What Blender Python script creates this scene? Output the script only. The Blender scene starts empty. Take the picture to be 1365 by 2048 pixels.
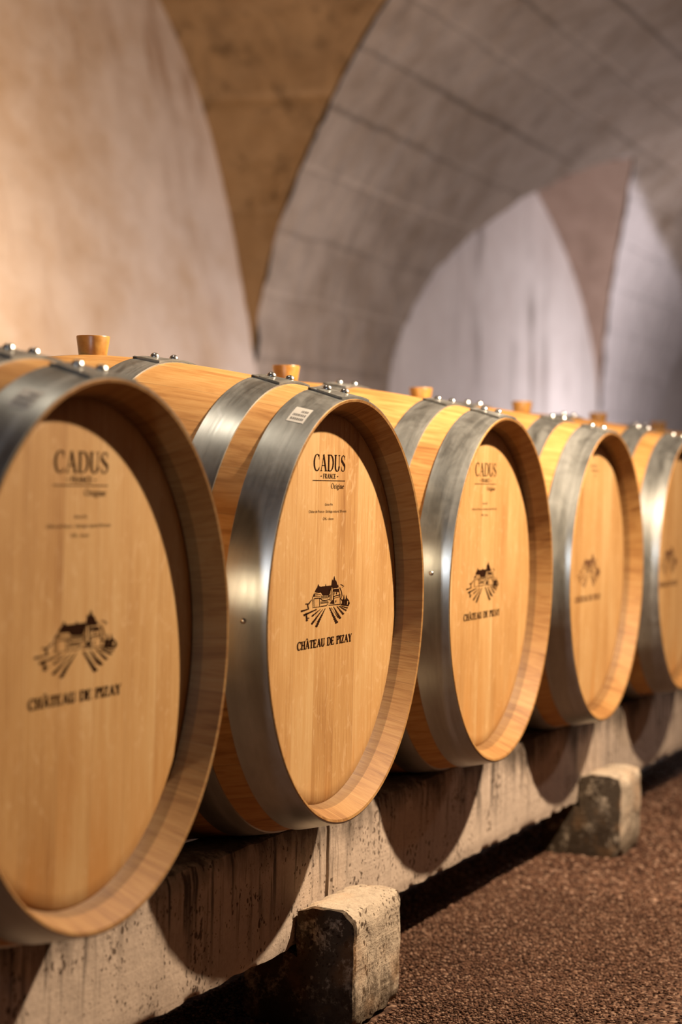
import bpy, math, random
import numpy as np
from mathutils import Matrix, Vector, noise
random.seed(7); rng = np.random.default_rng(7)
S = bpy.context.scene; COL = S.collection
PI = math.pi

# ------------------------------------------------------------ camera, world, lights
CAM = np.array([-1.92265, -1.03993, 0.18398])
FW = np.array([0.92816556, 0.37178323, -0.01690914])
RT = np.array([0.37211817, -0.92782422, 0.02589006])
UP = np.array([0.00606322, 0.03032247, 0.99952178])
cd = bpy.data.cameras.new('camera'); cam = bpy.data.objects.new('camera', cd); COL.objects.link(cam)
M = Matrix.Identity(4)
for i in range(3):
    M[i][0] = RT[i]; M[i][1] = UP[i]; M[i][2] = -FW[i]; M[i][3] = CAM[i]
cam.matrix_world = M
cd.sensor_fit = 'VERTICAL'; cd.sensor_height = 36; cd.lens = 36 * 4131.4 / 2048
cd.clip_start = 0.05; cd.clip_end = 100
cd.dof.use_dof = True; cd.dof.focus_distance = 2.93; cd.dof.aperture_fstop = 3.5; cd.dof.aperture_blades = 0
S.camera = cam
S.view_settings.view_transform = 'Standard'; S.view_settings.look = 'None'
S.view_settings.gamma = 1; S.view_settings.exposure = 0.0; S.view_settings.use_curve_mapping = False
w = bpy.data.worlds.new('world'); S.world = w; w.use_nodes = True
w.node_tree.nodes['Background'].inputs[0].default_value = (0.01, 0.01, 0.01, 1)
w.node_tree.nodes['Background'].inputs[1].default_value = 0.3

def lamp(name, kind, loc, power, color, size=0.05, target=None, sizey=None, spot=None, blend=0.5, spread=None):
    l = bpy.data.lights.new(name, kind); l.energy = power; l.color = color
    o = bpy.data.objects.new(name, l); COL.objects.link(o); o.location = loc
    if kind == 'AREA':
        l.size = size
        if sizey: l.shape = 'RECTANGLE'; l.size_y = sizey
        if spread: l.spread = spread
    else:
        l.shadow_soft_size = size
    if spot: l.spot_size = spot; l.spot_blend = blend
    if target is not None:
        o.rotation_euler = (Vector(target) - Vector(loc)).to_track_quat('-Z', 'Y').to_euler()
    return o
lamp('ceiling_spotlight', 'SPOT', (1.60, -0.96, 1.44), 520, (1.0, 0.79, 0.57), 0.026, (1.3, 0.1, -0.2), spot=math.radians(150), blend=0.8)
lamp('ceiling_spotlight', 'SPOT', (3.6, -1.6, 1.7), 60, (1.0, 0.84, 0.79), 0.05, (3.9, 0.2, 0.0), spot=math.radians(110), blend=0.8)
lamp('ceiling_spotlight', 'SPOT', (0.8, 0.55, 2.2), 18, (1.0, 0.88, 0.72), 0.12, (1.6, 0.35, 0.0), spot=math.radians(120), blend=0.8)
lamp('unseen_wall_light', 'SPOT', (2.6, 1.1, 0.6), 235, (1.0, 0.70, 0.42), 0.10, (4.0, 2.65, 0.9), spot=math.radians(125), blend=1.0)  # unseen warm lamp, put here to brighten the left wall
lamp('unseen_cool_light', 'POINT', (10.5, 1.0, 0.2), 118, (1.0, 0.92, 0.94), 0.15)  # unseen cool source for the far white wall
lamp('unseen_cool_light', 'POINT', (5.9, 1.15, 0.1), 62, (1.0, 0.90, 0.86), 0.15)  # added to lift the low part of the vault, no lamp known there
lamp('high_window_daylight_unseen', 'AREA', (-3.7, -0.55, 1.45), 3.6, (0.80, 0.87, 1.0), 0.18, (3.0, 0.0, 0.5), sizey=0.36, spread=math.radians(42))  # unseen cool source, sized and placed for the glint on the hoops

# ------------------------------------------------------------ node helpers
class NT:
    def __init__(s, name):
        s.m = bpy.data.materials.new(name); s.m.use_nodes = True; s.t = s.m.node_tree; s.n = s.t.nodes; s.l = s.t.links
        s.b = s.n['Principled BSDF']
    def node(s, ty, **kw):
        x = s.n.new(ty)
        for k, v in kw.items(): setattr(x, k, v)
        return x
    def put(s, sock, v):
        if isinstance(v, bpy.types.NodeSocket): s.l.new(v, sock)
        elif v is not None:
            if hasattr(sock.default_value, '__len__') and not hasattr(v, '__len__'): v = (v,) * len(sock.default_value)
            if hasattr(v, '__len__') and len(v) == 3 and len(sock.default_value) == 4: v = tuple(v) + (1,)
            sock.default_value = v
    def coord(s, kind='Object'): return s.node('ShaderNodeTexCoord').outputs[kind]
    def mapping(s, v, scale=(1, 1, 1), loc=(0, 0, 0), rot=(0, 0, 0)):
        x = s.node('ShaderNodeMapping'); s.put(x.inputs['Vector'], v); x.inputs['Scale'].default_value = scale
        s.put(x.inputs['Location'], loc); x.inputs['Rotation'].default_value = rot; return x.outputs[0]
    def noise(s, v, scale=5, detail=3, rough=.5, dist=0, w=None):
        x = s.node('ShaderNodeTexNoise'); 
        if w is not None: x.noise_dimensions = '4D'; s.put(x.inputs['W'], w)
        s.put(x.inputs['Vector'], v); s.put(x.inputs['Scale'], scale); s.put(x.inputs['Detail'], detail)
        s.put(x.inputs['Roughness'], rough); s.put(x.inputs['Distortion'], dist); return x.outputs['Fac']
    def voro(s, v, scale=5, feat='F1', out='Distance', rand=1):
        x = s.node('ShaderNodeTexVoronoi', feature=feat); s.put(x.inputs['Vector'], v); s.put(x.inputs['Scale'], scale)
        s.put(x.inputs['Randomness'], rand); return x.outputs[out]
    def math(s, op, a, b=None, c=None, clamp=False):
        x = s.node('ShaderNodeMath', operation=op, use_clamp=clamp); s.put(x.inputs[0], a)
        if b is not None: s.put(x.inputs[1], b)
        if c is not None: s.put(x.inputs[2], c)
        return x.outputs[0]
    def ramp(s, f, stops):
        x = s.node('ShaderNodeValToRGB'); s.put(x.inputs[0], f); e = x.color_ramp.elements
        while len(e) < len(stops): e.new(0.5)
        for i, (p, c) in enumerate(stops):
            e[i].position = p
            e[i].color = (c, c, c, 1) if not hasattr(c, '__len__') else (tuple(c) + (1,))[:4]
        return x.outputs[0]
    def mix(s, f, a, b, mode='MIX'):
        x = s.node('ShaderNodeMix', data_type='RGBA', blend_type=mode); s.put(x.inputs[0], f); s.put(x.inputs[6], a); s.put(x.inputs[7], b)
        return x.outputs[2]
    def sep(s, v):
        x = s.node('ShaderNodeSeparateXYZ'); s.put(x.inputs[0], v); return x.outputs
    def comb(s, a, b, c):
        x = s.node('ShaderNodeCombineXYZ'); s.put(x.inputs[0], a); s.put(x.inputs[1], b); s.put(x.inputs[2], c); return x.outputs[0]
    def bump(s, h, strength=.3, dist=.01, normal=None):
        x = s.node('ShaderNodeBump'); s.put(x.inputs['Height'], h); x.inputs['Strength'].default_value = strength
        x.inputs['Distance'].default_value = dist
        if normal is not None: s.put(x.inputs['Normal'], normal)
        return x.outputs[0]
    def set(s, **kw):
        for k, v in kw.items(): s.put(s.b.inputs[k.replace('_', ' ')], v)
        return s.m

def rnd(n): return n.node('ShaderNodeObjectInfo').outputs['Random']

# oak of the heads: vertical boards (local x across, z along the grain)
def oak_head():
    n = NT('oak_head'); co = n.coord('Object'); r = rnd(n); x, y, z = n.sep(co)
    off = n.math('MULTIPLY', r, 37.0)
    wob = n.math('MULTIPLY', n.math('SUBTRACT', n.noise(n.comb(off, 0, z), 1.3, 1), .5), .02)
    xb = n.math('DIVIDE', n.math('ADD', n.math('ADD', x, wob), n.math('MULTIPLY', r, .05)), .074)
    bid = n.math('FLOOR', xb); fr = n.math('FRACT', xb)
    bv = n.node('ShaderNodeTexWhiteNoise', noise_dimensions='2D'); n.put(bv.inputs['Vector'], n.comb(bid, n.math('MULTIPLY', r, 9.1), 0))
    seam = n.math('LESS_THAN', n.math('MINIMUM', fr, n.math('SUBTRACT', 1.0, fr)), .012)
    p = n.comb(n.math('ADD', x, off), bid, n.math('ADD', z, n.math('MULTIPLY', bv.outputs['Value'], 5)))
    fine = n.noise(n.mapping(p, (420, 1, 9)), 1, 5, .65)
    mid = n.noise(n.mapping(p, (60, 1, 2.2)), 1, 3, .6, 1.0)
    fleck = n.noise(n.mapping(p, (42, 1, 24)), 1, 3, .6, 2.5)
    blot = n.noise(n.mapping(p, (6, 1, 3.0)), 1, 3, .5)
    v = n.math('ADD', n.math('MULTIPLY', fine, .54), n.math('MULTIPLY', mid, .22))
    v = n.math('ADD', v, n.math('MULTIPLY', blot, .50)); v = n.math('ADD', v, n.math('MULTIPLY', bv.outputs['Value'], .15))
    c = n.ramp(v, [(.44, (.23, .098, .026)), (.60, (.375, .195, .064)), (.72, (.46, .262, .098)), (.90, (.54, .355, .165))])
    c = n.mix(n.math('MULTIPLY', n.ramp(fleck, [(.56, 0.), (.70, 1.)]), .38), c, (.60, .40, .21))
    c = n.mix(n.math('MULTIPLY', seam, .28), c, (.22, .10, .03))
    # resin coloured stains low on the head
    st = n.noise(n.mapping(p, (9, 1, 2.5)), 1, 2, .5, .6)
    low = n.math('MULTIPLY', n.math('GREATER_THAN', n.math('MULTIPLY', z, -1.0), .05), n.math('MULTIPLY_ADD', z, -4.0, -.2, clamp=True))
    c = n.mix(n.math('MULTIPLY', n.math('MULTIPLY', low, n.ramp(st, [(.44, 0.), (.64, 1.)])), .7), c, (.42, .17, .03))
    return n.set(Base_Color=c, Roughness=.55, Specular_IOR_Level=.3, Normal=n.bump(fine, .12, .002))
# oak of the staves: uv = (stave number, length)
def oak_stave(name, tone=1.0, cross=False):
    n = NT(name); uv = n.node('ShaderNodeUVMap'); uv.uv_map = 'uv'; r = rnd(n); u, v, _ = n.sep(uv.outputs[0])
    sid = n.math('FLOOR', n.math('ADD', u, n.math('MULTIPLY', n.math('SUBTRACT', n.noise(n.comb(n.math('FLOOR', u), 3, 3), 7, 0), .5), .0)))
    fr = n.math('FRACT', u)
    bv = n.node('ShaderNodeTexWhiteNoise', noise_dimensions='2D'); n.put(bv.inputs['Vector'], n.comb(sid, n.math('MULTIPLY', r, 9.7), 0))
    p = n.comb(n.math('MULTIPLY', u, .066), n.math('ADD', v, n.math('MULTIPLY', bv.outputs['Value'], 7)), n.math('MULTIPLY', r, 20))
    fine = n.noise(n.mapping(p, (260, 14, 1)), 1, 5, .65, .4)
    mid = n.noise(n.mapping(p, (36, 6, 1)), 1, 4, .6, 2.2)
    blot = n.noise(n.mapping(p, (9, 5, 1)), 1, 2)
    seam = n.math('LESS_THAN', n.math('MINIMUM', fr, n.math('SUBTRACT', 1.0, fr)), .010)
    h = n.math('ADD', n.math('ADD', n.math('MULTIPLY', fine, .34), n.math('MULTIPLY', mid, .78)), n.math('MULTIPLY', n.math('ADD', blot, bv.outputs['Value']), .14))
    c = n.ramp(h, [(.44, (.20 * tone, .080 * tone, .017 * tone)), (.60, (.35 * tone, .160 * tone, .042 * tone)), (.74, (.44 * tone, .222 * tone, .066 * tone)), (.93, (.50 * tone, .285 * tone, .098 * tone))])
    c = n.mix(n.math('MULTIPLY', seam, .35), c, (.14, .06, .02))
    return n.set(Base_Color=c, Roughness=.6, Specular_IOR_Level=.3, Normal=n.bump(fine, .2, .002))
def steel():
    n = NT('galvanised_steel'); uv = n.node('ShaderNodeUVMap'); uv.uv_map = 'uv'; r = rnd(n)
    p = n.mapping(uv.outputs[0], (1, 1, 1), n.comb(n.math('MULTIPLY', r, 30), 0, 0))
    a = n.noise(n.mapping(p, (3, 30, 1)), 1, 5, .65, .8); b = n.noise(n.mapping(p, (1.4, 160, 1)), 1, 3, .6)
    d = n.noise(n.mapping(p, (14, 20, 1)), 1, 4, .7, 1.5)
    c = n.ramp(n.math('ADD', n.math('MULTIPLY', a, .7), n.math('MULTIPLY', d, .3)), [(.3, (.32, .32, .295)), (.5, (.38, .38, .35)), (.7, (.48, .48, .445))])
    c = n.mix(n.math('MULTIPLY', n.math('GREATER_THAN', d, .68), .2), c, (.55, .55, .55))
    ro = n.math('ADD', .17, n.math('MULTIPLY', n.math('ADD', a, b), .16))
    return n.set(Base_Color=c, Metallic=n.ramp(n.math('ADD', n.math('MULTIPLY', a, .5), n.math('MULTIPLY', d, .5)), [(.38, .90), (.62, .62)]), Roughness=ro, Normal=n.bump(b, .08, .001))
def plain(name, c, rough=.5, metal=0, **kw):
    n = NT(name); return n.set(Base_Color=c, Roughness=rough, Metallic=metal, **kw)
def bung_mat():
    n = NT('amber_silicone'); r = n.noise(n.coord('Object'), 60, 4)
    c = n.ramp(r, [(.35, (.36, .16, .028)), (.6, (.50, .26, .06))])
    return n.set(Base_Color=c, Roughness=.35, Subsurface_Weight=.15, Subsurface_Radius=(.02, .01, .003), Subsurface_Scale=.6)
def concrete(name, base, dirt_shade=.5, seed=0.):
    n = NT(name); co = n.coord('Object'); g = n.node('ShaderNodeNewGeometry'); P = n.mapping(g.outputs['Position'], (1, 1, 1), (seed, seed, 0))
    x, y, z = n.sep(P)
    big = n.noise(P, 5, 4, .6); fine = n.noise(P, 140, 4, .7); ho = n.noise(n.mapping(P, (3, 3, 120)), 1, 3)
    wob = n.mapping(P, (1, 1, .75))
    wn = n.node('ShaderNodeTexNoise'); n.put(wn.inputs['Vector'], P); wn.inputs['Scale'].default_value = 90
    wob = n.mix(.012, wob, wn.outputs['Color'], 'ADD')
    sp = n.voro(wob, 95); sz = n.noise(P, 17, 2); 
    pit = n.math('LESS_THAN', sp, n.math('MULTIPLY', n.ramp(sz, [(.40, 0.), (.66, 1.)]), .36))
    sp2 = n.voro(wob, 150); pit2 = n.math('LESS_THAN', sp2, n.math('MULTIPLY', n.ramp(n.noise(P, 9, 3), [(.38, 0.), (.68, 1.)]), .34))
    # dark drip stains
    dr = n.noise(n.mapping(P, (60, 60, 4)), 1, 4, .6, .3); drm = n.noise(n.mapping(P, (4.5, 4.5, 3)), 1, 2)
    topf = n.math('MULTIPLY_ADD', z, 7.5, 3.7, clamp=True)
    drip = n.math('MULTIPLY', n.math('MULTIPLY', n.ramp(dr, [(.53, 0.), (.62, 1.)]), n.ramp(drm, [(.40, 0.), (.55, 1.)])), topf)
    c = n.ramp(n.math('ADD', n.math('MULTIPLY', big, .6), n.math('MULTIPLY', fine, .4)), [(.3, [v * .72 for v in base]), (.5, base), (.72, [min(1, v * 1.22) for v in base])])
    c = n.mix(n.math('MULTIPLY', drip, dirt_shade), c, (.035, .025, .018))
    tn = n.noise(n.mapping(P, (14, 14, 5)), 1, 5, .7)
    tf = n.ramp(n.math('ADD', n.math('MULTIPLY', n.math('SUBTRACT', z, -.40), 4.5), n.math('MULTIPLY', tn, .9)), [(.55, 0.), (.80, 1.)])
    c = n.mix(n.math('MULTIPLY', tf, dirt_shade), c, (.05, .035, .025))  # top edge band: mostly shade, some stain, painted into the colour
    c = n.mix(n.math('MULTIPLY', n.math('MAXIMUM', pit, pit2), .88), c, (.06, .035, .02))
    h = n.math('ADD', n.math('MULTIPLY', fine, .5), n.math('MULTIPLY', ho, .3)); h = n.math('SUBTRACT', h, n.math('MULTIPLY', n.math('MAXIMUM', pit, pit2), 1.2))
    return n, c, h, P, z
def beam_mat():
    n, c, h, P, z = concrete('beam_concrete', (.45, .35, .27), .9)
    return n.set(Base_Color=c, Roughness=.9, Specular_IOR_Level=.15, Normal=n.bump(h, .5, .004))
def block_mat():
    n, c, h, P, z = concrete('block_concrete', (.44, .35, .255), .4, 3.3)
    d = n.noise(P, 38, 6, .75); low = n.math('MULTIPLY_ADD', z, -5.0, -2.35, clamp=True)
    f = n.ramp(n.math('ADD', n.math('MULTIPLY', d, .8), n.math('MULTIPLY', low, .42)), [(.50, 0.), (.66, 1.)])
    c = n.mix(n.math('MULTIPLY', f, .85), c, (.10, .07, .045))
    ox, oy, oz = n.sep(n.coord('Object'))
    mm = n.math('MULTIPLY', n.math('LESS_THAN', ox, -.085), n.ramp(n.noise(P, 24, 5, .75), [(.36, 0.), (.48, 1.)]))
    c = n.mix(n.math('MULTIPLY', mm, .9), c, (.03, .018, .010))  # left side: shade of that face plus mould, painted into the colour
    rust = n.ramp(n.noise(P, 14, 3), [(.52, 0.), (.7, 1.)])
    c = n.mix(n.math('MULTIPLY', rust, .25), c, (.42, .20, .07))
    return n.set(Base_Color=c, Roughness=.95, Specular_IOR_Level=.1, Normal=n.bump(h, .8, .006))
def gravel_mat(stones=False):
    n = NT('gravel_stones' if stones else 'gravel_ground'); g = n.node('ShaderNodeNewGeometry'); P = g.outputs['Position']
    v = n.node('ShaderNodeTexVoronoi'); n.put(v.inputs['Vector'], P); v.inputs['Scale'].default_value = 130
    wn = n.node('ShaderNodeTexWhiteNoise'); n.put(wn.inputs['Vector'], g.outputs['Random Per Island'] if stones else v.outputs['Color'])
    t = wn.outputs['Value']
    c = n.ramp(t, [(0, (.026, .010, .005)), (.4, (.080, .034, .018)), (.75, (.15, .072, .041)), (1, (.34, .21, .14))])
    if not stones: c = n.mix(1.0, c, (.80, .80, .80), 'MULTIPLY')
    c = n.mix(.25, c, n.ramp(n.noise(P, 4, 4), [(.3, (.06, .028, .015)), (.7, (.12, .062, .036))]))
    h = n.math('SUBTRACT', 1.0, v.outputs['Distance'])
    nb = n.bump(h, .9, .006) if not stones else n.bump(n.noise(P, 500, 2), .3, .001)
    return n.set(Base_Color=c, Roughness=.85, Specular_IOR_Level=.2, Normal=nb)
def plaster(name, base, var, streak=(.3, .24, .2), samt=.4, lines=0, pale=False, blot=.3):
    n = NT(name); g = n.node('ShaderNodeNewGeometry'); P = g.outputs['Position']
    big = n.noise(P, 1.3, 5, .6); m = n.noise(P, 5, 5, .65); fine = n.noise(P, 45, 4, .7)
    c = n.ramp(n.math('ADD', n.math('MULTIPLY', big, .55), n.math('MULTIPLY', m, .45)), [(.32, var), (.55, base), (.75, [min(1, v * 1.12) for v in base])])
    st = n.noise(n.mapping(P, (4.5, 4.5, .45)), 1, 4, .65, .4); sm = n.noise(P, 1.7, 2)
    c = n.mix(n.math('MULTIPLY', n.math('MULTIPLY', n.ramp(st, [(.52, 0.), (.68, 1.)]), n.ramp(sm, [(.42, 0.), (.62, 1.)])), samt), c, streak)
    bl = n.noise(n.mapping(P, (7, 7, 7), (9, 4, 2)), 1, 6, .75)
    c = n.mix(n.math('MULTIPLY', n.ramp(bl, [(.53, 0.), (.70, 1.)]), blot), c, [v * .35 for v in var])
    h = n.math('ADD', m, n.math('MULTIPLY', fine, .35))
    if lines:
        uv = n.node('ShaderNodeUVMap'); uv.uv_map = 'uv'; u, v, _ = n.sep(uv.outputs[0])
        wv = n.math('ADD', v, n.math('MULTIPLY', n.math('SUBTRACT', n.noise(n.comb(u, 0, 0), 1.2, 2), .5), .03))
        q = n.math('DIVIDE', wv, lines); fr = n.math('FRACT', q); rowid = n.math('FLOOR', n.math('ADD', q, .5))
        d = n.math('MINIMUM', fr, n.math('SUBTRACT', 1.0, fr))
        on = n.noise(n.comb(n.math('MULTIPLY', u, .35), n.math('MULTIPLY', rowid, 5.3), 0), 1, 3)
        lm = n.ramp(d, [(.01, 1.), (.07, 0.)])
        dk = n.math('MULTIPLY', lm, n.ramp(on, [(.46, 0.), (.70, 1.)])); lt = n.math('MULTIPLY', lm, n.ramp(on, [(.35, 1.), (.54, 0.)]))
        row = n.node('ShaderNodeTexWhiteNoise', noise_dimensions='2D'); n.put(row.inputs['Vector'], n.comb(n.math('FLOOR', q), n.math('FLOOR', n.math('MULTIPLY', u, .5)), 0))
        c = n.mix(n.math('MULTIPLY', row.outputs['Value'], .14), c, [v * .55 for v in base])
        c = n.mix(n.math('MULTIPLY', dk, .5), c, [v * .30 for v in var]); c = n.mix(n.math('MULTIPLY', lt, .35), c, [min(1, v * 1.7) for v in base])
        h = n.math('SUBTRACT', h, n.math('MULTIPLY', lm, .8))
    if pale:
        a = n.node('ShaderNodeAttribute'); a.attribute_name = 'pale_patch'
        c = n.mix(a.outputs['Fac'], c, n.mix(m, (.62, .56, .55), (.74, .69, .69)))
    return n.set(Base_Color=c, Roughness=.95, Specular_IOR_Level=.08, Normal=n.bump(h, .5, .02))

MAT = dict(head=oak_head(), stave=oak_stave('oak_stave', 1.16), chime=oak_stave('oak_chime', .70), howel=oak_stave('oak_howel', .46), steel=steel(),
           rivet=plain('rivet_steel', (.72, .70, .66), .28, 1.0), ink=plain('burnt_ink', (.022, .009, .005), .9, Specular_IOR_Level=0.0),
           faded=plain('faded_ink', (.13, .062, .030), .9, Specular_IOR_Level=0.0),
           paper=plain('paper', (.46, .43, .38), .8), paperink=plain('paper_print', (.12, .11, .10), .8),
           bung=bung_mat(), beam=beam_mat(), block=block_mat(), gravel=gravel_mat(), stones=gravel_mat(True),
           wall=plaster('wall_plaster', (.66, .56, .50), (.50, .36, .25), (.36, .23, .15), .75, blot=.12),
           wall2=plaster('limewashed_plaster', (.80, .735, .71), (.68, .60, .57), (.24, .20, .18), .9, blot=.1),
           vault=plaster('vault_concrete', (.38, .31, .26), (.22, .16, .115), (.12, .09, .07), .5, lines=.27, pale=True),
           web=plaster('cross_vault_concrete', (.31, .205, .115), (.17, .105, .055), (.12, .08, .05), .4, lines=.46, blot=.9),
           web2=plaster('cross_vault_plaster', (.36, .26, .21), (.26, .18, .14), (.12, .08, .05), .3))

# ------------------------------------------------------------ mesh helpers
def mesh_obj(name, verts, faces, mats, parent=None, smooth=True, uvs=None, midx=None, loc=None):
    me = bpy.data.meshes.new(name); me.from_pydata([tuple(v) for v in verts], [], [tuple(f) for f in faces]); 
    if not isinstance(mats, (list, tuple)): mats = [mats]
    for m in mats: me.materials.append(m)
    if midx is not None: me.polygons.foreach_set('material_index', midx)
    me.polygons.foreach_set('use_smooth', [smooth] * len(me.polygons))
    if uvs is not None:
        l = me.uv_layers.new(name='uv'); flat = []
        for fu in uvs:
            for q in fu: flat += [q[0], q[1]]
        l.data.foreach_set('uv', flat)
    me.update(); o = bpy.data.objects.new(name, me); COL.objects.link(o)
    if parent: o.parent = parent
    if loc: o.location = loc
    return o
def tag(o, label=None, cat=None, group=None, kind=None):
    if label: o['label'] = label
    if cat: o['category'] = cat
    if group: o['group'] = group
    if kind: o['kind'] = kind
    return o
def empty(name, loc):
    o = bpy.data.objects.new(name, None); COL.objects.link(o); o.location = loc; o.empty_display_size = .1; return o
def copy_tree(o, parent=None):
    c = o.copy(); COL.objects.link(c); c.parent = parent
    for ch in list(o.children): copy_tree(ch, c)
    return c
def sharp(o, ang=35):
    me = o.data; me.update()
    import bmesh
    bm = bmesh.new(); bm.from_mesh(me); bmesh.ops.recalc_face_normals(bm, faces=bm.faces[:])
    for e in bm.edges:
        if len(e.link_faces) == 2 and e.calc_face_angle(0) > math.radians(ang): e.smooth = False
    bm.to_mesh(me); bm.free(); return o
def lathe(name, prof, mats, parent, N=144, useg=1.0, closed=True, midx=None):
    """prof: list of (y, r) turned about the local Y axis."""
    V = []; F = []; U = []; MI = []
    n = len(prof); L = [0]
    for i in range(1, n + 1):
        a = prof[i - 1]; b = prof[i % n]; L.append(L[-1] + math.hypot(a[0] - b[0], a[1] - b[1]))
    for j in range(N):
        a = 2 * PI * j / N
        for y, r in prof: V.append((r * math.sin(a), y, r * math.cos(a)))
    for j in range(N):
        k = (j + 1) % N
        for i in range(n if closed else n - 1):
            i2 = (i + 1) % n
            F.append((j * n + i, k * n + i, k * n + i2, j * n + i2))
            u0 = j / N * useg; u1 = (j + 1) / N * useg
            v0, v1 = L[i], L[i + 1]
            U.append(((u0, v0), (u1, v0), (u1, v1), (u0, v1))); MI.append(midx[i] if midx else 0)
    return sharp(mesh_obj(name, V, F, mats, parent, True, U, MI))

# ------------------------------------------------------------ setting: vaulted cellar
A_, B_, ZS = 0.2, 2.49, 0.404
FLOOR = -0.610
YB = 2.5
def delta(h):
    h = max(h, 0); return A_ * h ** B_ + .68 * max(h - 1.45, 0) ** 2
HC = 2.1; DC = delta(HC); SL = 1 / (A_ * B_ * HC ** (B_ - 1) + 1.36 * (HC - 1.45)); D2 = 1.65; CROWN = ZS + HC + SL * D2 / 2; YM = YB - DC - D2
prof = []      # main vault half profile, (y, z) from springing to crown
for i in range(61):
    h = HC * i / 60; prof.append((YB - delta(h), ZS + h))
for i in range(1, 21):
    d = D2 * i / 20; prof.append((YB - DC - d, ZS + HC + SL * d - SL * d * d / (2 * D2)))
BAYS = [dict(x=-2.2, w=2.127, H=2.15, m=3.868, n=2.261, dy=-.053, dk=.196), dict(x=3.772, w=2.127, H=2.15, m=3.868, n=2.261, dy=-.053, dk=.196),
        dict(x=9.499, w=2.048, H=1.621, m=2.265, n=1.217, dy=0.), dict(x=15.4, w=2.2, H=1.7, m=2.3, n=1.6, dy=0.)]
def halfw(b, z):
    t = (z - ZS) / b['H']
    return b['w'] * max(0, 1 - max(t, 0) ** b['m']) ** (1 / b['n']) if t < 1 else 0.0
XA, XZ = -6.6, 19.0
# extra rows so that the lunette tips are sharp
zs_rows = sorted(set([round(z, 4) for _, z in prof] + [round(ZS + b['H'] * (1 - e), 4) for b in BAYS for e in (0, .002, .006, .015, .03)]))
def y_at(z):
    for (y0, z0), (y1, z1) in zip(prof, prof[1:]):
        if z <= z1 + 1e-6: return y0 + (y1 - y0) * (z - z0) / max(1e-9, z1 - z0)
    return prof[-1][0]
rows = [(y_at(z), z) for z in zs_rows]
def rough(x, y, z, a=.012):
    return a * noise.noise(Vector((x * 9, y * 9, z * 9))) + a * .6 * noise.noise(Vector((x * 25, y * 25, z * 25)))
# paler patch of the vault between the second and third bay
def vault_hit(px, py):
    d = FW + (px - 682.5) / 4131.4 * RT + (1024 - py) / 4131.4 * UP
    for i in range(2000):
        q = CAM + d * (5 + i * .01)
        if q[2] > ZS and q[1] > y_at(q[2]): return q
    return q
PALE_EDGE = [(9.30, 2.30), (9.75, 1.96)]     # (x, z) limit, completed below
PALE_EDGE = [(float(q[0]), float(q[2])) for q in (vault_hit(*p) for p in ((1245, 312), (1262, 345), (1282, 390), (1310, 460), (1340, 510), (1365, 560), (1400, 680)))]
def patch_fac(x, y, z):
    if x < PALE_EDGE[0][0] or y < 0: return 0.0
    xs = [a for a, _ in PALE_EDGE]; zsx = [b for _, b in PALE_EDGE]
    lim = float(np.interp(x, xs, zsx)); return float(min(1, max(0, (lim - z) / .05 + .5)))
def main_vault(side):
    V = []; F = []; U = []; W = []
    mir = (lambda y: y) if side > 0 else (lambda y: 2 * YM - y)
    edges = [XA] + [b['x'] for b in BAYS] + [XZ]
    arc = [0]
    for i in range(1, len(rows)): arc.append(arc[-1] + math.hypot(rows[i][0] - rows[i - 1][0], rows[i][1] - rows[i - 1][1]))
    for g in range(len(edges) - 1):
        NC = 120 if g in (2, 3) else 60
        base = len(V)
        for y, z in rows:
            xl = edges[g] + (halfw(BAYS[g - 1], z) if g > 0 else 0); xr = edges[g + 1] - (halfw(BAYS[g], z) if g < len(BAYS) else 0)
            for c in range(NC + 1):
                t = c / NC; x = xl + (xr - xl) * t
                jag = .022 * noise.noise(Vector((z * 14, g * 7.7, 1.3))) + .012 * noise.noise(Vector((z * 45, g * 7.7, 5.3)))
                if c == 0 and 0 < g and xl > edges[g]: x += jag
                if c == NC and g < len(BAYS) and xr < edges[g + 1]: x -= jag
                V.append((x, mir(y + rough(x, y, z)), z + rough(z, x, y))); W.append(patch_fac(x, mir(y), z))
        for r in range(len(rows) - 1):
            for c in range(NC):
                a = base + r * (NC + 1) + c; f = (a, a + 1, a + NC + 2, a + NC + 1)
                F.append(f); U.append(tuple((V[q][0], arc[r + (1 if k > 1 else 0)]) for k, q in enumerate(f)))
    o = mesh_obj('ceiling', V, F, MAT['vault'], None, True, U)
    at = o.data.attributes.new('pale_patch', 'FLOAT', 'POINT'); at.data.foreach_set('value', W)
    return tag(o, kind='structure')
main_vault(1); main_vault(-1)
# lunette barrels (cross vaults) behind each opening, and the end walls under them
def lunette(b, side, mat):
    mir = (lambda y: y) if side > 0 else (lambda y: 2 * YM - y)
    zz = [z for z in zs_rows if z <= ZS + b['H'] + 1e-4]
    pts = [(b['x'] - halfw(b, z), z) for z in zz] + [(b['x'] + halfw(b, z), z) for z in reversed(zz[:-1])]
    V = []; F = []; U = []; K = 10; arc = 0; lastp = None
    if b['dy']: pts = [(pts[0][0], FLOOR)] + pts + [(pts[-1][0], FLOOR)]
    for i, (x, z) in enumerate(pts):
        if lastp: arc += math.hypot(x - lastp[0], z - lastp[1])
        lastp = (x, z); ye = y_at(max(z, ZS)) + .012; yb = YB + b['dy'] + b.get('dk', 0) * max(z - ZS, 0)
        for k in range(K + 1):
            y = ye + (yb + .01 - ye) * k / K; e = rough(x, y, z, .010) if 0 < k < K else 0
            V.append((x + e, mir(y), z + e)); U.append((y, arc))
    n = len(pts)
    for i in range(n - 1):
        for k in range(K):
            a = i * (K + 1) + k; F.append((a, a + 1, a + K + 2, a + K + 1))
    uvs = [tuple(U[q] for q in f) for f in F]
    return tag(mesh_obj('ceiling', V, F, mat, None, True, uvs), kind='structure')
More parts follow.
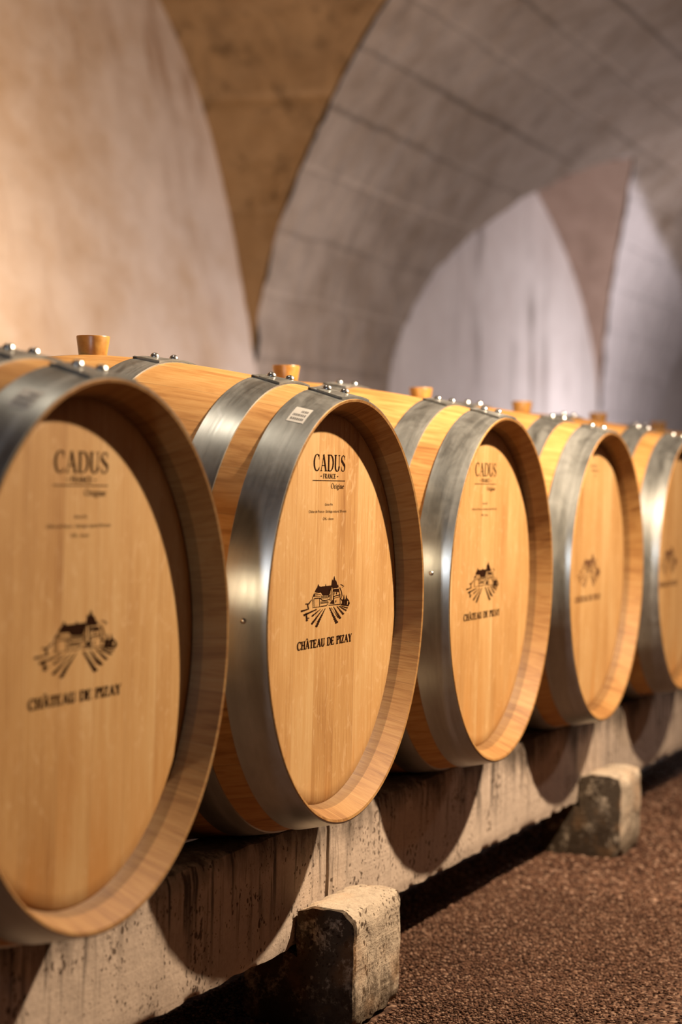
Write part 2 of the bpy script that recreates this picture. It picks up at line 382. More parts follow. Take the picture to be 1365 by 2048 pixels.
for s in (1, -1):
    for i, b in enumerate(BAYS): lunette(b, s, MAT['web'] if i < 2 else MAT['web2'])
def wall_plane(name, quad, mat, n=(40, 12)):
    a, b, c, d = [np.array(q, float) for q in quad]; V = []; F = []
    for i in range(n[0] + 1):
        for j in range(n[1] + 1):
            u, v = i / n[0], j / n[1]; V.append(a * (1 - u) * (1 - v) + b * u * (1 - v) + c * u * v + d * (1 - u) * v)
    for i in range(n[0]):
        for j in range(n[1]):
            q = i * (n[1] + 1) + j; F.append((q, q + n[1] + 1, q + n[1] + 2, q + 1))
    return tag(mesh_obj(name, V, F, mat, None, True), kind='structure')
def wall_seg(name, x0, x1, y, z1, mat='wall'): return wall_plane(name, [(x0, y, FLOOR - .05), (x1, y, FLOOR - .05), (x1, y, z1), (x0, y, z1)], MAT[mat])
for s, nm in ((1, 'wall_back'), (-1, 'wall_front')):
    f = (lambda y: y) if s > 0 else (lambda y: 2 * YM - y)
    # recessed panels of the first two bays, then flush plaster
    for b in BAYS[:2]:
        x0, x1, y0, zt = b['x'] - b['w'], b['x'] + b['w'], YB + b['dy'], ZS + b['H'] + .02
        y1 = y0 + b['dk'] * (zt - ZS)
        wall_plane(nm, [(x0, f(y0), FLOOR - .05), (x1, f(y0), FLOOR - .05), (x1, f(y0), ZS), (x0, f(y0), ZS)], MAT['wall'])
        wall_plane(nm, [(x0, f(y0), ZS), (x1, f(y0), ZS), (x1, f(y1), zt), (x0, f(y1), zt)], MAT['wall'])
    xs = [XA, BAYS[0]['x'] - BAYS[0]['w'], BAYS[0]['x'] + BAYS[0]['w'], BAYS[1]['x'] - BAYS[1]['w'], BAYS[1]['x'] + BAYS[1]['w'], XZ]
    for a, c in ((xs[0], xs[1]), (xs[2], xs[3])): wall_seg(nm, a, c, f(YB), ZS + .02)
    wall_seg(nm, xs[4], BAYS[2]['x'] - BAYS[2]['w'], f(YB + .012), ZS + .02)
    for b in BAYS[2:]: wall_seg(nm, b['x'] - b['w'] - .02, b['x'] + b['w'] + .02, f(YB + .012), ZS + b['H'] + .02, 'wall2')
    wall_seg(nm, BAYS[2]['x'] + BAYS[2]['w'], BAYS[3]['x'] - BAYS[3]['w'], f(YB + .012), ZS + .02)
YF = 2 * YM - YB
wall_plane('wall_right', [(XZ - .01, YF - .3, FLOOR - .05), (XZ - .01, YB + .3, FLOOR - .05), (XZ - .01, YB + .3, CROWN + .1), (XZ - .01, YF - .3, CROWN + .1)], MAT['wall'])
wall_plane('wall_left', [(XA + .01, YF - .3, FLOOR - .05), (XA + .01, YB + .3, FLOOR - .05), (XA + .01, YB + .3, CROWN + .1), (XA + .01, YF - .3, CROWN + .1)], MAT['wall'])

# ground
def ground():
    xs = np.concatenate([np.linspace(XA, .3, 20), np.linspace(.4, 5, 160), np.linspace(5.2, XZ, 40)])
    ys = np.concatenate([np.linspace(YF - .3, -1.2, 16), np.linspace(-1.15, .4, 60), np.linspace(.5, YB + .3, 14)])
    V = []; F = []
    for x in xs:
        for y in ys: V.append((x, y, FLOOR - .003 + .006 * noise.noise(Vector((x * 3, y * 3, 0)))))
    m = len(ys)
    for i in range(len(xs) - 1):
        for j in range(m - 1): a = i * m + j; F.append((a, a + m, a + m + 1, a + 1))
    return tag(mesh_obj('floor', V, F, MAT['gravel']), kind='structure')
ground()
def gravel():
    ico = np.array([(0, 0, 1), (.894, 0, .447), (.276, .851, .447), (-.724, .526, .447), (-.724, -.526, .447), (.276, -.851, .447),
                    (.724, .526, -.447), (-.276, .851, -.447), (-.894, 0, -.447), (-.276, -.851, -.447), (.724, -.526, -.447), (0, 0, -1)])
    fc = np.array([(0, 1, 2), (0, 2, 3), (0, 3, 4), (0, 4, 5), (0, 5, 1), (1, 6, 2), (2, 7, 3), (3, 8, 4), (4, 9, 5), (5, 10, 1),
                   (1, 10, 6), (2, 6, 7), (3, 7, 8), (4, 8, 9), (5, 9, 10), (6, 11, 7), (7, 11, 8), (8, 11, 9), (9, 11, 10), (10, 11, 6)])
    P = []
    def region(x0, x1, y0, y1, cell):
        nx = int((x1 - x0) / cell); ny = int((y1 - y0) / cell)
        gx, gy = np.meshgrid(np.arange(nx), np.arange(ny)); q = np.stack([x0 + gx.ravel() * cell, y0 + gy.ravel() * cell], 1)
        q += rng.uniform(-.5, .5, q.shape) * cell; P.append(np.concatenate([q, np.full((len(q), 1), cell * .56)], 1))
    region(.62, 2.2, -.42, .30, .0046); region(1.95, 5.2, -.75, .30, .0092)
    P = np.concatenate(P); 
    for x0, x1 in ((.805, 1.017), (2.343, 2.552)):
        P = P[~((P[:, 0] > x0) & (P[:, 0] < x1) & (P[:, 1] > .013) & (P[:, 1] < .2))]
    ed = np.minimum.reduce([P[:, 1] + .42 + .33 * np.clip((P[:, 0] - 2.0) / .5, 0, 1), 5.2 - P[:, 0], P[:, 0] - .62]) / .22
    P = P[rng.uniform(0, 1, len(P)) < np.clip(ed, 0, 1) ** 1.5]
    n = len(P); R = P[:, 2] * rng.uniform(.6, 1.25, n)
    an = rng.uniform(0, 2 * PI, n); c, s = np.cos(an), np.sin(an)
    v = ico[None] * rng.uniform(.75, 1.25, (n, 12, 1)); v = v * np.stack([R * rng.uniform(.8, 1.3, n), R, R * rng.uniform(.5, .8, n)], 1)[:, None]
    x = v[..., 0] * c[:, None] - v[..., 1] * s[:, None]; y = v[..., 0] * s[:, None] + v[..., 1] * c[:, None]
    W = np.stack([x + P[:, 0:1], y + P[:, 1:2], v[..., 2] + FLOOR + rng.uniform(-.001, .003, n)[:, None]], 2).reshape(-1, 3)
    Fc = (fc[None] + (np.arange(n) * 12)[:, None, None]).reshape(-1)
    me = bpy.data.meshes.new('gravel'); me.vertices.add(len(W)); me.vertices.foreach_set('co', W.ravel().astype(np.float32))
    nf = len(Fc) // 3; me.loops.add(len(Fc)); me.loops.foreach_set('vertex_index', Fc.astype(np.int32))
    me.polygons.add(nf); me.polygons.foreach_set('loop_start', (np.arange(nf) * 3).astype(np.int32))
    me.polygons.foreach_set('loop_total', np.full(nf, 3, np.int32)); me.update(calc_edges=True)
    me.materials.append(MAT['stones']); o = bpy.data.objects.new('gravel', me); COL.objects.link(o)
    return tag(o, 'loose reddish brown gravel covering the cellar ground', 'gravel', kind='stuff')
gravel()

# ------------------------------------------------------------ concrete beams and their blocks
def lump(name, ring, x0, x1, nx, amp, mat, chip=0, seed=0, sub=.012):
    """prism along X of a polygon ring (y, z), densely gridded and roughened"""
    R = []
    for i in range(len(ring)):
        a = ring[i]; b = ring[(i + 1) % len(ring)]; L = math.hypot(a[0] - b[0], a[1] - b[1]); k = max(1, int(L / sub))
        for j in range(k): R.append((a[0] + (b[0] - a[0]) * j / k, a[1] + (b[1] - a[1]) * j / k))
    cy = sum(p[0] for p in R) / len(R); cz = sum(p[1] for p in R) / len(R); m = len(R)
    corners = ring
    V = []; F = []
    def jit(x, y, z, ex):
        q = Vector((x * 1 + seed, y, z)); 
        d = min(math.hypot(y - c[0], z - c[1]) for c in corners)
        near = max(0, 1 - d / .02); ne = max(0, 1 - min(abs(x - x0), abs(x - x1)) / .02)
        a = amp * noise.noise(q * 30) + amp * .6 * noise.noise(q * 90)
        pull = (.006 + chip * max(0, noise.noise(q * 22) + .15)) * near
        sx = (.5 * (.004 + chip * .7 * max(0, noise.noise(q * 25))) * ne * (1 if x < (x0 + x1) / 2 else -1)) if ex else 0
        vy, vz = cy - y, cz - z; l = math.hypot(vy, vz) + 1e-6
        return (x + a + sx, y + a + vy / l * pull, z + a * .8 + vz / l * pull)
    for i in range(nx + 1):
        x = x0 + (x1 - x0) * i / nx
        for y, z in R: V.append(jit(x, y, z, True))
    for i in range(nx):
        for j in range(m):
            a = i * m + j; b = i * m + (j + 1) % m; F.append((a, b, b + m, a + m))
    F.append(tuple(range(m))[::-1]); F.append(tuple(range(nx * m, nx * m + m)))
    loc = ((x0 + x1) / 2, cy, min(p[1] for p in ring)); V = [(v[0] - loc[0], v[1] - loc[1], v[2] - loc[2]) for v in V]
    return sharp(mesh_obj(name, V, F, mat, None, True, loc=loc), 50)
BT, BBm, BY0, BY1 = -.319, -.5025, .112, .205
XJ = [-.62, .935, 2.49, 4.045, 5.60]
names = ['pitted concrete beam at lower left, under the two nearest barrels', 'concrete beam with thin drip lines between the two visible support blocks',
         'far concrete beam beyond the second support block, under the far barrels', 'last concrete beam at the right edge, farthest from the viewer']
for i in range(4):
    o = lump('concrete_beam', [(BY0, BBm), (BY1, BBm), (BY1, BT), (BY0, BT)], XJ[i] + .004, XJ[i + 1] - .004, 170 if i < 2 else 80, .0012, MAT['beam'], .006, i * 3.1)
    tag(o, names[i], 'beam', 'concrete beams under the front of the barrels')
for i in range(4):
    o = lump('concrete_beam', [(.627, BBm), (.720, BBm), (.720, BT), (.627, BT)], XJ[i] + .004, XJ[i + 1] - .004, 20, .001, MAT['beam'], .004, 20 + i * 3.1, .03)
    tag(o, 'rear concrete beam carrying the back of the barrel row, in shadow', 'beam', 'concrete beams under the back of the barrels')
BL = [(.812, 1.010, 'worn grey concrete block in the foreground gravel, under the beam joint'),
      (2.350, 2.545, 'broken-cornered concrete block at mid right, with a dark hollow in its side'),
      (4.00, 4.22, 'farthest concrete support block, mostly hidden past the right edge'),
      (-.66, -.45, 'nearest concrete support block, below the lower left corner')]
for i, (a, b, lab) in enumerate(BL[:2]):
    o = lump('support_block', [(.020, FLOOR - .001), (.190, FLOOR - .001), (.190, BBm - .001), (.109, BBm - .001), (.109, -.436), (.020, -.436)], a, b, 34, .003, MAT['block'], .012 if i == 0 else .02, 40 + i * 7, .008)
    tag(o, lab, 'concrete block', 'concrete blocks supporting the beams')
for i, (a, b, lab) in enumerate(BL[:2]):   # matching rear blocks
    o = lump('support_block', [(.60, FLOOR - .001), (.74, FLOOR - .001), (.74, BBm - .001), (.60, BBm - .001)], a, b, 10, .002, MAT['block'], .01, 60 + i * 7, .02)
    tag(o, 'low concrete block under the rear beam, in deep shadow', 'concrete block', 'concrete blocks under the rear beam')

# ------------------------------------------------------------ lettering and emblem, drawn as outlines
class Ink:
    def __init__(s): s.V = []; s.F = []
    def poly(s, pts):
        b = len(s.V); s.V += [tuple(p) for p in pts]; s.F.append(tuple(range(b, b + len(pts))))
    def ribbon(s, pts, w):
        n = len(pts)
        if n < 2: return
        L = []; Rr = []
        for i, p in enumerate(pts):
            a = pts[max(0, i - 1)]; b = pts[min(n - 1, i + 1)]; dx, dy = b[0] - a[0], b[1] - a[1]; l = math.hypot(dx, dy) or 1
            dx /= l; dy /= l
            ww = w(dx, dy, i / (n - 1)) if callable(w) else w
            L.append((p[0] - dy * ww / 2, p[1] + dx * ww / 2)); Rr.append((p[0] + dy * ww / 2, p[1] - dx * ww / 2))
        for i in range(n - 1): s.poly([L[i], L[i + 1], Rr[i + 1], Rr[i]])
    def xf(s, f): s.V = [f(*v) for v in s.V]; return s
    def add(s, o): b = len(s.V); s.V += o.V; s.F += [tuple(i + b for i in f) for f in o.F]; return s
def arc(cx, cy, rx, ry, a0, a1, n=16): return [(cx + rx * math.cos(math.radians(a0 + (a1 - a0) * i / n)), cy + ry * math.sin(math.radians(a0 + (a1 - a0) * i / n))) for i in range(n + 1)]
def glyph(ch, T=.17, t=.05):
    """serif capital in a box of height 1; returns (ink, width)"""
    g = Ink(); au = lambda dx, dy, q: t + (T - t) * abs(dy) ** 1.5
    def stem(x, y0=0, y1=1, w=T, serif=True, s0=True, s1=True):
        g.ribbon([(x, y0), (x, y1)], w)
        if serif:
            for on, y in ((s0, y0 + t / 2), (s1, y1 - t / 2)):
                if on: g.ribbon([(x - w / 2 - .08, y), (x + w / 2 + .08, y)], t)
    W = .7
    if ch == 'C': g.ribbon(arc(.44, .5, .36, .49, 48, 312, 28), au); g.ribbon([(.70, .98), (.70, .68)], t); g.ribbon([(.72, .10), (.72, .24)], t); W = .80
    elif ch == 'A':
        g.ribbon([(.12, 0), (.42, 1.0)], t * 1.3); g.ribbon([(.40, 1.0), (.74, 0)], T); g.ribbon([(.22, .34), (.62, .34)], t)
        g.ribbon([(0, t / 2), (.25, t / 2)], t); g.ribbon([(.58, t / 2), (.88, t / 2)], t); W = .86
    elif ch == 'D': stem(.16); g.ribbon([(.16, 1 - t / 2)] + arc(.36, .5, .40, .48, 90, -90, 24) + [(.16, t / 2)], au); W = .82
    elif ch == 'U':
        stem(.17, .3, 1, T, True, False); g.ribbon(arc(.42, .32, .25, .31, 180, 360, 18), au); stem(.67, .3, 1, t * 1.3, True, False); W = .84
    elif ch == 'S':
        g.ribbon(arc(.31, .74, .22, .24, 25, 205, 14) + [(.2, .6), (.31, .5), (.42, .42)] + arc(.31, .26, .23, .24, 40, -165, 16), lambda dx, dy, q: t + (T * 1.05 - t) * math.exp(-((q - .48) / .22) ** 2))
        g.ribbon([(.52, .98), (.52, .72)], t); g.ribbon([(.08, .02), (.08, .30)], t); W = .62
    elif ch in 'FE':
        stem(.15); g.ribbon([(.15, 1 - t / 2), (.62, 1 - t / 2)], t); g.ribbon([(.61, 1), (.61, .76)], t); g.ribbon([(.15, .52), (.48, .52)], t); g.ribbon([(.48, .40), (.48, .64)], t); W = .66
        if ch == 'E': g.ribbon([(.15, t / 2), (.66, t / 2)], t); g.ribbon([(.65, 0), (.65, .26)], t); W = .72
    elif ch in 'RP':
        stem(.16); g.ribbon([(.16, 1 - t / 2)] + arc(.34, .75, .24, .23, 90, -90, 16) + [(.16, .52)], au); W = .64
        if ch == 'R': g.ribbon([(.36, .52), (.66, .02)], T * .9); g.ribbon([(.6, t / 2), (.80, t / 2)], t); W = .80
    elif ch == 'N': stem(.13, w=t * 1.3); g.ribbon([(.12, 1), (.70, 0)], T); stem(.70, w=t * 1.3, s0=False); W = .86
    elif ch == 'H': stem(.15); stem(.68); g.ribbon([(.15, .52), (.68, .52)], t); W = .84
    elif ch == 'T': stem(.36, s1=False); g.ribbon([(.02, 1 - t / 2), (.70, 1 - t / 2)], t); g.ribbon([(.03, 1), (.03, .74)], t); g.ribbon([(.69, 1), (.69, .74)], t); W = .72
    elif ch == 'I': stem(.17); W = .36
    elif ch == 'Z': g.ribbon([(.04, 1 - t / 2), (.58, 1 - t / 2)], t); g.ribbon([(.56, 1), (.08, 0)], T); g.ribbon([(.05, t / 2), (.60, t / 2)], t); g.ribbon([(.05, 1), (.05, .76)], t); g.ribbon([(.60, 0), (.60, .26)], t); W = .66
    elif ch == 'Y': g.ribbon([(.10, 1), (.40, .46)], T); g.ribbon([(.70, 1), (.40, .46)], t * 1.3); stem(.40, 0, .5, s1=False); g.ribbon([(0, 1 - t / 2), (.24, 1 - t / 2)], t); g.ribbon([(.58, 1 - t / 2), (.82, 1 - t / 2)], t); W = .80
    elif ch == 'O': g.ribbon(arc(.44, .5, .36, .48, 0, 360, 30), au); W = .88
    elif ch == 'r': stem(.14, 0, .64, s1=False); g.ribbon([(.14, .46), (.24, .62), (.38, .60)], t * 1.6); W = .40
    elif ch == 'i': stem(.13, 0, .64, s1=False); g.ribbon(arc(.13, .86, .04, .04, 0, 360, 8), .07); W = .27
    elif ch == 'n': stem(.14, 0, .64, s1=False); g.ribbon([(.14, .50), (.26, .63), (.42, .58), (.46, .4)], t * 1.5); stem(.46, 0, .45, s1=False); W = .60
    elif ch == 'g': g.ribbon(arc(.24, .44, .16, .19, 0, 360, 18), au); g.ribbon([(.34, .58), (.46, .66)], t); g.ribbon([(.16, .26), (.12, .12), (.36, .04)], t * 1.5); g.ribbon(arc(.25, -.10, .20, .13, 0, 360, 18), au); W = .50
    elif ch == 'e': g.ribbon(arc(.26, .32, .20, .31, 10, 310, 20), au); g.ribbon([(.06, .36), (.45, .36)], t); W = .52
    elif ch == '-': g.ribbon([(.05, .42), (.33, .42)], .10); W = .38
    elif ch == '^': g.ribbon([(.22, 1.08), (.42, 1.26), (.62, 1.08)], .08); W = 0
    elif ch == ' ': W = .40
    return g, W
def word(txt, x0, x1, z, h, T=.17, t=.05):
    """lettering between x0 and x1 with its baseline at z"""
    out = Ink(); x = 0; parts = []
    for ch in txt:
        g, W = glyph(ch, T, t); parts.append((g, x)); x += W + (.07 if W else 0)
    k = (x1 - x0) / (x - .07)
    for g, px in parts: out.add(g.xf(lambda a, b, px=px: (x0 + (a + px) * k, z + b * h)))
    return out
def ink_obj(name, ink, parent, y=-.0004, mat='ink', label=None):
    V = [(v[0], y, v[1]) for v in ink.V]
    o = mesh_obj(name, V, ink.F, MAT[mat], parent, False)
    if label: o['label'] = label
    return o
def small_text(lines):
    """list of (text, x0, x1, baseline) set with the built-in face"""
    ink = Ink()
    for txt, x0, x1, z, h in lines:
        cu = bpy.data.curves.new('t', 'FONT'); cu.body = txt; cu.size = 1; cu.resolution_u = 2
        ob = bpy.data.objects.new('t', cu); COL.objects.link(ob); dg = bpy.context.evaluated_depsgraph_get()
        me = bpy.data.meshes.new_from_object(ob.evaluated_get(dg)); xs = [v.co.x for v in me.vertices]
        a, b = min(xs), max(xs); k = (x1 - x0) / (b - a); base = len(ink.V)
        ink.V += [(x0 + (v.co.x - a) * k, z + v.co.y * h / .7) for v in me.vertices]
        ink.F += [tuple(base + i for i in p.vertices) for p in me.polygons]
        bpy.data.objects.remove(ob); bpy.data.curves.remove(cu); bpy.data.meshes.remove(me)
    return ink
def emblem():
    g = Ink(); P = g.poly; Rb = g.ribbon
    # roofs and tower
    P([(466, 580), (480, 545), (503, 508), (514, 468), (527, 500), (546, 506), (562, 600), (552, 578)])
    P([(546, 506), (611, 495), (617, 460), (623, 493), (650, 490), (650, 618), (576, 620), (562, 600)])
    P([(650, 490), (692, 484), (674, 600), (650, 618)])
    P([(692, 508), (700, 440), (706, 394), (714, 420), (722, 402), (735, 350), (735, 510)])
    P([(735, 350), (748, 405), (766, 432), (780, 484), (789, 466), (796, 508), (735, 510)])
    P([(716, 566), (728, 534), (801, 528), (809, 574)])
    P([(440, 640), (456, 600), (470, 612), (470, 640)])
    L = [([(440, 640), (440, 790), (634, 762), (634, 738), (655, 738)], 6), ([(458, 598), (560, 578)], 5), ([(456, 632), (545, 640)], 5),
         ([(458, 666), (540, 660), (566, 686), (604, 692), (668, 676)], 9), ([(457, 666), (458, 782)], 5), ([(531, 664), (534, 776)], 5), ([(470, 615), (548, 610), (560, 640)], 5),
         ([(662, 540), (662, 640)], 7), ([(676, 610), (672, 690)], 6), ([(692, 510), (690, 700)], 8), ([(720, 516), (716, 570), (722, 680)], 7),
         ([(700, 520), (780, 512)], 6), ([(736, 575), (734, 612)], 6), ([(764, 578), (766, 604)], 14), ([(806, 575), (812, 604)], 6),
         ([(724, 640), (762, 622), (814, 612)], 12), ([(732, 660), (812, 636)], 6), ([(816, 600), (820, 744)], 6), ([(726, 650), (734, 742)], 6), ([(757, 688), (757, 716)], 11),
         ([(655, 756), (822, 742)], 9), ([(545, 770), (634, 758)], 5), ([(545, 735), (668, 712)], 4),
         ([(812, 508), (834, 560), (846, 622), (828, 664), (852, 700), (842, 742)], 9), ([(822, 466), (846, 476), (872, 490), (850, 506)], 8),
         ([(856, 668), (858, 748)], 8), ([(890, 668), (892, 748)], 7), ([(915, 662), (946, 700), (938, 742)], 10), ([(826, 744), (936, 756)], 12), ([(850, 700), (935, 690)], 5)]
    for p, w in L: Rb(p, w)
    for i in range(8): x = 557 + i * 13.5; Rb([(x, 626 + i * -.8), (x, 668 - i * .8)], 5); Rb([(x - 6, 700 - i * .6), (x - 6, 738 - i * 2)], 5)
    P([(668, 732), (694, 700), (724, 668), (728, 736)])
    for x, y0 in ((872, 600), (908, 604)): P([(x - 10, 744), (x - 8, 660), (x, y0), (x + 8, 660), (x + 10, 744)])
    P([(930, 740), (934, 706), (958, 722), (944, 760)])
    rr = random.Random(3)
    def row(a, b, w0, w1, n=9):
        for i in range(n):
            t = i / n; t2 = (i + .93) / n; w = w0 + (w1 - w0) * t
            q = lambda s: (a[0] + (b[0] - a[0]) * s + rr.uniform(-1.5, 1.5), a[1] + (b[1] - a[1]) * s)
            Rb([q(t), q((t + t2) / 2), q(t2)], lambda dx, dy, s, w=w: w * (.75 + .35 * math.sin(s * PI) + rr.uniform(-.12, .12)))
    row((668, 788), (772, 1006), 13, 42); row((690, 790), (700, 800), 8, 8, 2); row((724, 776), (822, 944), 10, 36); row((704, 800), (790, 930), 4, 8)
    row((772, 770), (866, 886), 9, 32); row((800, 768), (908, 832), 9, 24); row((822, 764), (928, 796), 9, 20); row((840, 752), (940, 764), 8, 14)
    row((610, 798), (484, 1052), 9, 34); row((574, 812), (424, 1012), 9, 32); row((546, 808), (428, 906), 7, 24); row((600, 815), (500, 985), 4, 9)
    row((492, 812), (318, 892), 14, 32); row((352, 872), (366, 970), 16, 30, 5); row((372, 930), (396, 930), 14, 14, 2)
    row((284, 838), (384, 808), 26, 12, 6); row((384, 812), (372, 748), 14, 18, 4); row((342, 738), (382, 742), 16, 16, 3); row((384, 742), (426, 682), 18, 8, 5)
    return g.xf(lambda X, Y: (2.65290319e-04 * X + 6.8356e-06 * Y - .162429, -1.27073e-05 * X - 1.0132e-4 * Y + .0902))

# ------------------------------------------------------------ the barrel
R0, RB, HL = .290, .350, .416
def rad(y):
    u = abs(HL - y) / HL; return RB - (RB - R0) * (u ** 1.5 * (1 - .15 * (1 - u)) )
HEADY, HR = .037, .2695
def make_barrel():
    root = empty('wine_barrel', (0, 0, 0))
    outer = [(2 * HL * i / 48, rad(2 * HL * i / 48)) for i in range(49)]
    inner_end = [(.001, R0 - .0035), (.026, .2745), (.0275, .2738), (.041, .2695)]
    pr = outer + [(2 * HL - a, b) for a, b in inner_end] + [(2 * HL - .05, .262), (.05, .262)] + inner_end[::-1]
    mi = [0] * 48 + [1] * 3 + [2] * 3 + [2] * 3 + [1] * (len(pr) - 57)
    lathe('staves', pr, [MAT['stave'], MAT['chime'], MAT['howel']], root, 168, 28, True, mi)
    def disc(y, flip):
        V = [(0, 0, 0)]; F = []; N = 120
        rings = [.09, .18, .25, HR - .006, HR + .001]
        for r in rings:
            for j in range(N): a = 2 * PI * j / N; V.append((r * math.sin(a), 0 if r < HR - .001 else .004, r * math.cos(a)))
        for j in range(N): F.append((0, 1 + j, 1 + (j + 1) % N))
        for q in range(len(rings) - 1):
            for j in range(N): a = 1 + q * N + j; b = 1 + q * N + (j + 1) % N; F.append((a, a + N, b + N, b))
        # give the head its thickness
        b0 = len(V)
        for j in range(N): a = 2 * PI * j / N; V.append(((HR + .001) * math.sin(a), .020, (HR + .001) * math.cos(a)))
        o0 = 1 + (len(rings) - 1) * N
        for j in range(N): k = (j + 1) % N; F.append((o0 + j, o0 + k, b0 + k, b0 + j))
        F.append(tuple(range(b0, b0 + N)))
        V = [(x, -yy if flip else yy, z) for x, yy, z in V]
        return sharp(mesh_obj('head', V, F, MAT['head'], root, True, loc=(0, y, 0)), 30)
    head = disc(HEADY, False); disc(2 * HL - HEADY, True)
    for y0, y1, a0 in ((.0015, .056, -.03), (.093, .140, -.03), (.274, .322, -.02), (2 * HL - .322, 2 * HL - .274, 0), (2 * HL - .140, 2 * HL - .093, 0), (2 * HL - .056, 2 * HL - .0015, 0)):
        th = .0022; n = 8
        ys = [y0 + (y1 - y0) * i / n for i in range(n + 1)]
        pr = [(ys[0], rad(ys[0]) + .0001)] + [(y, rad(y) + th) for y in ys] + [(ys[-1], rad(ys[-1]) + .0001)]
        h = lathe('hoop', pr, MAT['steel'], root, 144, 2 * PI * .3, True)
        # lapped, riveted end of the strap: a second thickness over the top, cut on a slant
        if y0 < .4:
            front = y0 < .01
            NA = 26; V = []; F = []; U = []; A0, A1 = -.17, .15
            for i in range(NA + 1):
                a = A0 + (A1 - A0) * i / NA
                for j in range(n + 1):
                    s = j / n; y = y0 + (y1 - y0) * s
                    aa = a + (.05 * (s - .5) if i in (0,) else 0)
                    for e in (.0, .0030):
                        r = rad(y) + th * .6 + e + (.0014 * max(0, 1 - i / 2) if e else 0)
                        V.append((r * math.sin(aa), y, r * math.cos(aa)))
            m = 2 * (n + 1); idx = lambda i, j, e: i * m + j * 2 + e
            for i in range(NA):
                for j in range(n):
                    F.append((idx(i, j, 1), idx(i + 1, j, 1), idx(i + 1, j + 1, 1), idx(i, j + 1, 1)))
                F.append((idx(i, 0, 0), idx(i + 1, 0, 0), idx(i + 1, 0, 1), idx(i, 0, 1))); F.append((idx(i, n, 0), idx(i, n, 1), idx(i + 1, n, 1), idx(i + 1, n, 0)))
            for j in range(n):
                for i in (0, NA): F.append((idx(i, j, 0), idx(i, j, 1), idx(i, j + 1, 1), idx(i, j + 1, 0)))
            uv = [tuple((V[q][0] * 1.0, V[q][1]) for q in f) for f in F]
            sharp(mesh_obj('strap_lap', V, F, MAT['steel'], h, True, uv), 30)
            for s, a in ((.68, -.05), (.28, .015)) if not front else ((.72, -.055), (.36, .0), ):
                y = y0 + (y1 - y0) * s; r = rad(y) + th + .0022; V = []; F = []; NN = 16
                for q in range(5):
                    e = q / 4 * PI / 2
                    for j in range(NN):
                        p = 2 * PI * j / NN; V.append((.0070 * math.cos(e) * math.cos(p), .0070 * math.cos(e) * math.sin(p), .0060 * math.sin(e)))
                for q in range(4):
                    for j in range(NN): b = q * NN; F.append((b + j, b + (j + 1) % NN, b + NN + (j + 1) % NN, b + NN + j))
                rv = mesh_obj('rivet', V, F, MAT['rivet'], h, True, loc=(r * math.sin(a), y, r * math.cos(a))); rv.rotation_euler = (0, a, 0)
    # stopper in the bung hole on the crown of the barrel
    V = []; F = []; NN = 40; pb = [(.0, RB - .02), (.0195, RB - .02), (.0205, RB - .001), (.0245, RB + .026), (.0238, RB + .0275), (.017, RB + .0275), (.0165, RB + .0265), (0, RB + .0265)]
    for r, z in pb:
        for j in range(NN): a = 2 * PI * j / NN; V.append((max(r, .0002) * math.cos(a), max(r, .0002) * math.sin(a), z - RB))
    for q in range(len(pb) - 1):
        for j in range(NN): b = q * NN; F.append((b + j, b + (j + 1) % NN, b + NN + (j + 1) % NN, b + NN + j))
    bg = sharp(mesh_obj('bung', V, F, MAT['bung'], root, True, loc=(0, HL, RB)), 40); bg['label'] = 'amber silicone stopper'
    return root
barrel = make_barrel()
def print_marks(root, k, dx, full=True):
    hd = [c for c in root.children if c.name.startswith('head') and c.location.y < .2][0]
    if full:
        g = word('CADUS', -.050, .066, .1905, .0228, .17, .04); g.add(word('FRANCE', -.015, .031, .1805, .0064, .17, .07))
        g.ribbon([(-.0245, .1835), (-.0195, .1835)], .0010); g.ribbon([(.035, .1835), (.040, .1835)], .0010)
        g.ribbon([(-.052, .1775), (.066, .1775)], .0009); g.add(word('Origine', .0145, .0625, .1665, .0074, .12, .06))
        ink_obj('cooper_lettering', g.xf(lambda a, b: (a + dx, b)), hd, label='dark printed lettering CADUS FRANCE Origine')
        g = small_text([('Grain Fin', -.006, .022, .1430, .0036), ('Chêne de France - Séchage naturel 30 mois', -.063, .074, .1335, .0036), ('CHL - douce', -.012, .026, .1235, .0036)])
        ink_obj('specification_lettering', g.xf(lambda a, b: (a + dx, b)), hd, label='small printed lines of oak and toast details')
    elif k == 3:
        g = small_text([('CADUS', -.03, .02, .222, .0045), ('FRANCE', -.02, .03, .213, .004), ('CH', .0, .01, .203, .004)])
        ink_obj('cooper_lettering', g.xf(lambda a, b: (a + dx + .03, b - .002)), hd, label='small dark stamp near the top of the head')
    s = 1.0
    ink_obj('chateau_emblem', emblem().xf(lambda a, b: (a + dx, b)), hd, mat='ink' if k < 3 else 'faded', label='dark printed emblem of a château over rows of vines')
    t = word('CHATEAU DE PIZAY', -.091, .107, -.0505, .0112, .26, .09)
    t.ribbon([(-.0612, -.0386), (-.0578, -.0362), (-.0544, -.0386)], .0014)
    ink_obj('estate_lettering', t.xf(lambda a, b: (a + dx, b)), hd, mat='ink' if k < 3 else 'faded', label='dark printed lettering CHÂTEAU DE PIZAY')
    return hd
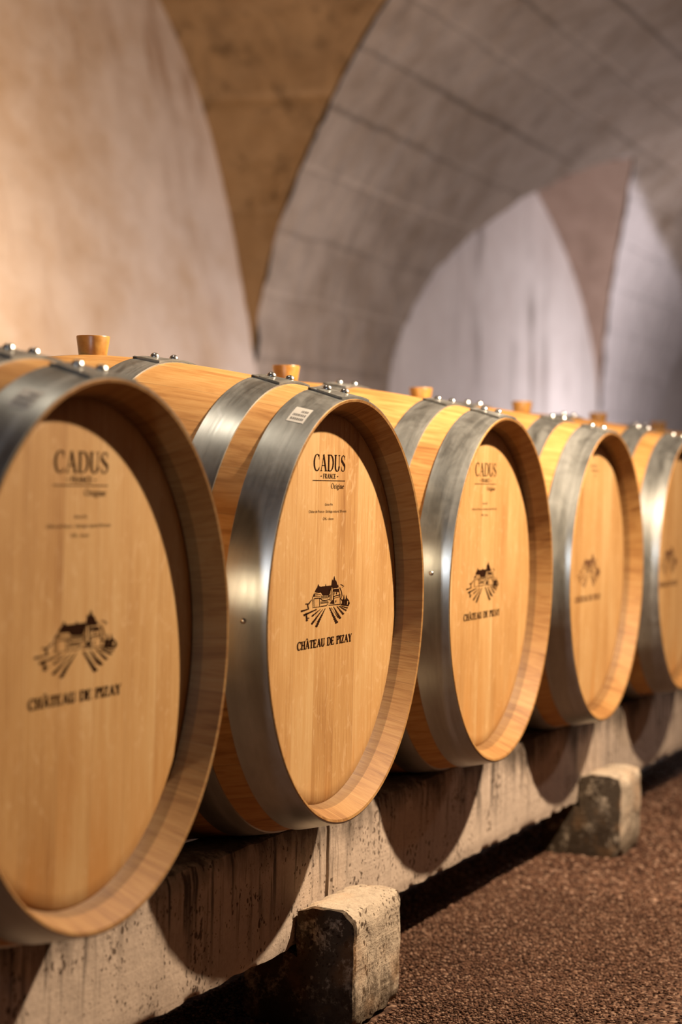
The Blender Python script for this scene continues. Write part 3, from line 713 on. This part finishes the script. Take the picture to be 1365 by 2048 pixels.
def sticker(root):
    h = [c for c in root.children if c.name.startswith('hoop') and c.data.vertices[1].co.y < .01][0]
    V = []; F = []; n = 8
    def pt(s, t, e=.0):
        y = .016 + .023 * t; a = -.56 + .135 * s; r = rad(y) + .0026 + e; return (r * math.sin(a), y, r * math.cos(a))
    for i in range(n + 1):
        for j in range(n + 1): V.append(pt(i / n, j / n))
    for i in range(n):
        for j in range(n): a = i * (n + 1) + j; F.append((a, a + 1, a + n + 2, a + n + 1))
    mi = [0] * len(F); rr = random.Random(5)
    for r_ in range(3):
        s0 = .14 + .26 * r_; tt = .12
        while tt < .86:
            wdt = rr.uniform(.05, .12); b = len(V)
            V += [pt(s0, tt, .0003), pt(s0 + .13, tt, .0003), pt(s0 + .13, tt + wdt * .7, .0003), pt(s0, tt + wdt * .7, .0003)]; F.append((b, b + 1, b + 2, b + 3)); mi.append(1); tt += wdt
            if r_ == 2 and tt > .5: break
    o = mesh_obj('paper_sticker', V, F, [MAT['paper'], MAT['paperink']], h, False, midx=mi); o['label'] = 'white paper label with small print'
    return o
SP = .71720
OFF = [(-.001, -.0156, -.0093), (.0056, -.0023, .0012), (.0006, .0009, .001), (.0074, .006, -.0024), (0, 0, 0), (0, 0, 0), (0, 0, 0)]
LAB = ['nearest oak wine barrel at the left edge, cut off by the frame, with blurred lettering', 'second oak barrel from the left, sharply focused, paper label on its hoop',
       'third oak wine barrel from the left, with CADUS lettering and no paper label', 'fourth oak wine barrel, paler head with only the emblem and estate name readable',
       'fifth oak wine barrel, its head cut in half by the right edge', 'oak wine barrel behind the fifth, only its top and stopper showing',
       'farthest oak wine barrel, only a stopper and sliver of its top at the right edge']
GR = 'oak wine barrels in a row on the concrete beams'
allb = [barrel] + [copy_tree(barrel) for _ in range(6)]
DX = [-.016, -.017, -.018, -.031, -.050]
for k, b in enumerate(allb):
    b.location = (k * SP + OFF[k][0], OFF[k][1], OFF[k][2]); tag(b, LAB[k], 'barrel', GR)
    if k < 5: print_marks(b, k, DX[k], k < 3)
    if k < 2: sticker(b)
# steel stud on the front hoop of the second and third barrels
for k, a in ((1, -PI / 2 - .0), (2, -PI / 2 + .12)):
    h = [c for c in allb[k].children if c.name.startswith('hoop') and c.data.vertices[1].co.y < .01][0]
    rv = [c for c in h.children if c.name.startswith('rivet')][0].copy(); COL.objects.link(rv); rv.parent = h
    y = .03; r = rad(y) + .0022; rv.location = (r * math.sin(a), y, r * math.cos(a)); rv.rotation_euler = (0, a, 0); rv.scale = (.55, .55, .55)
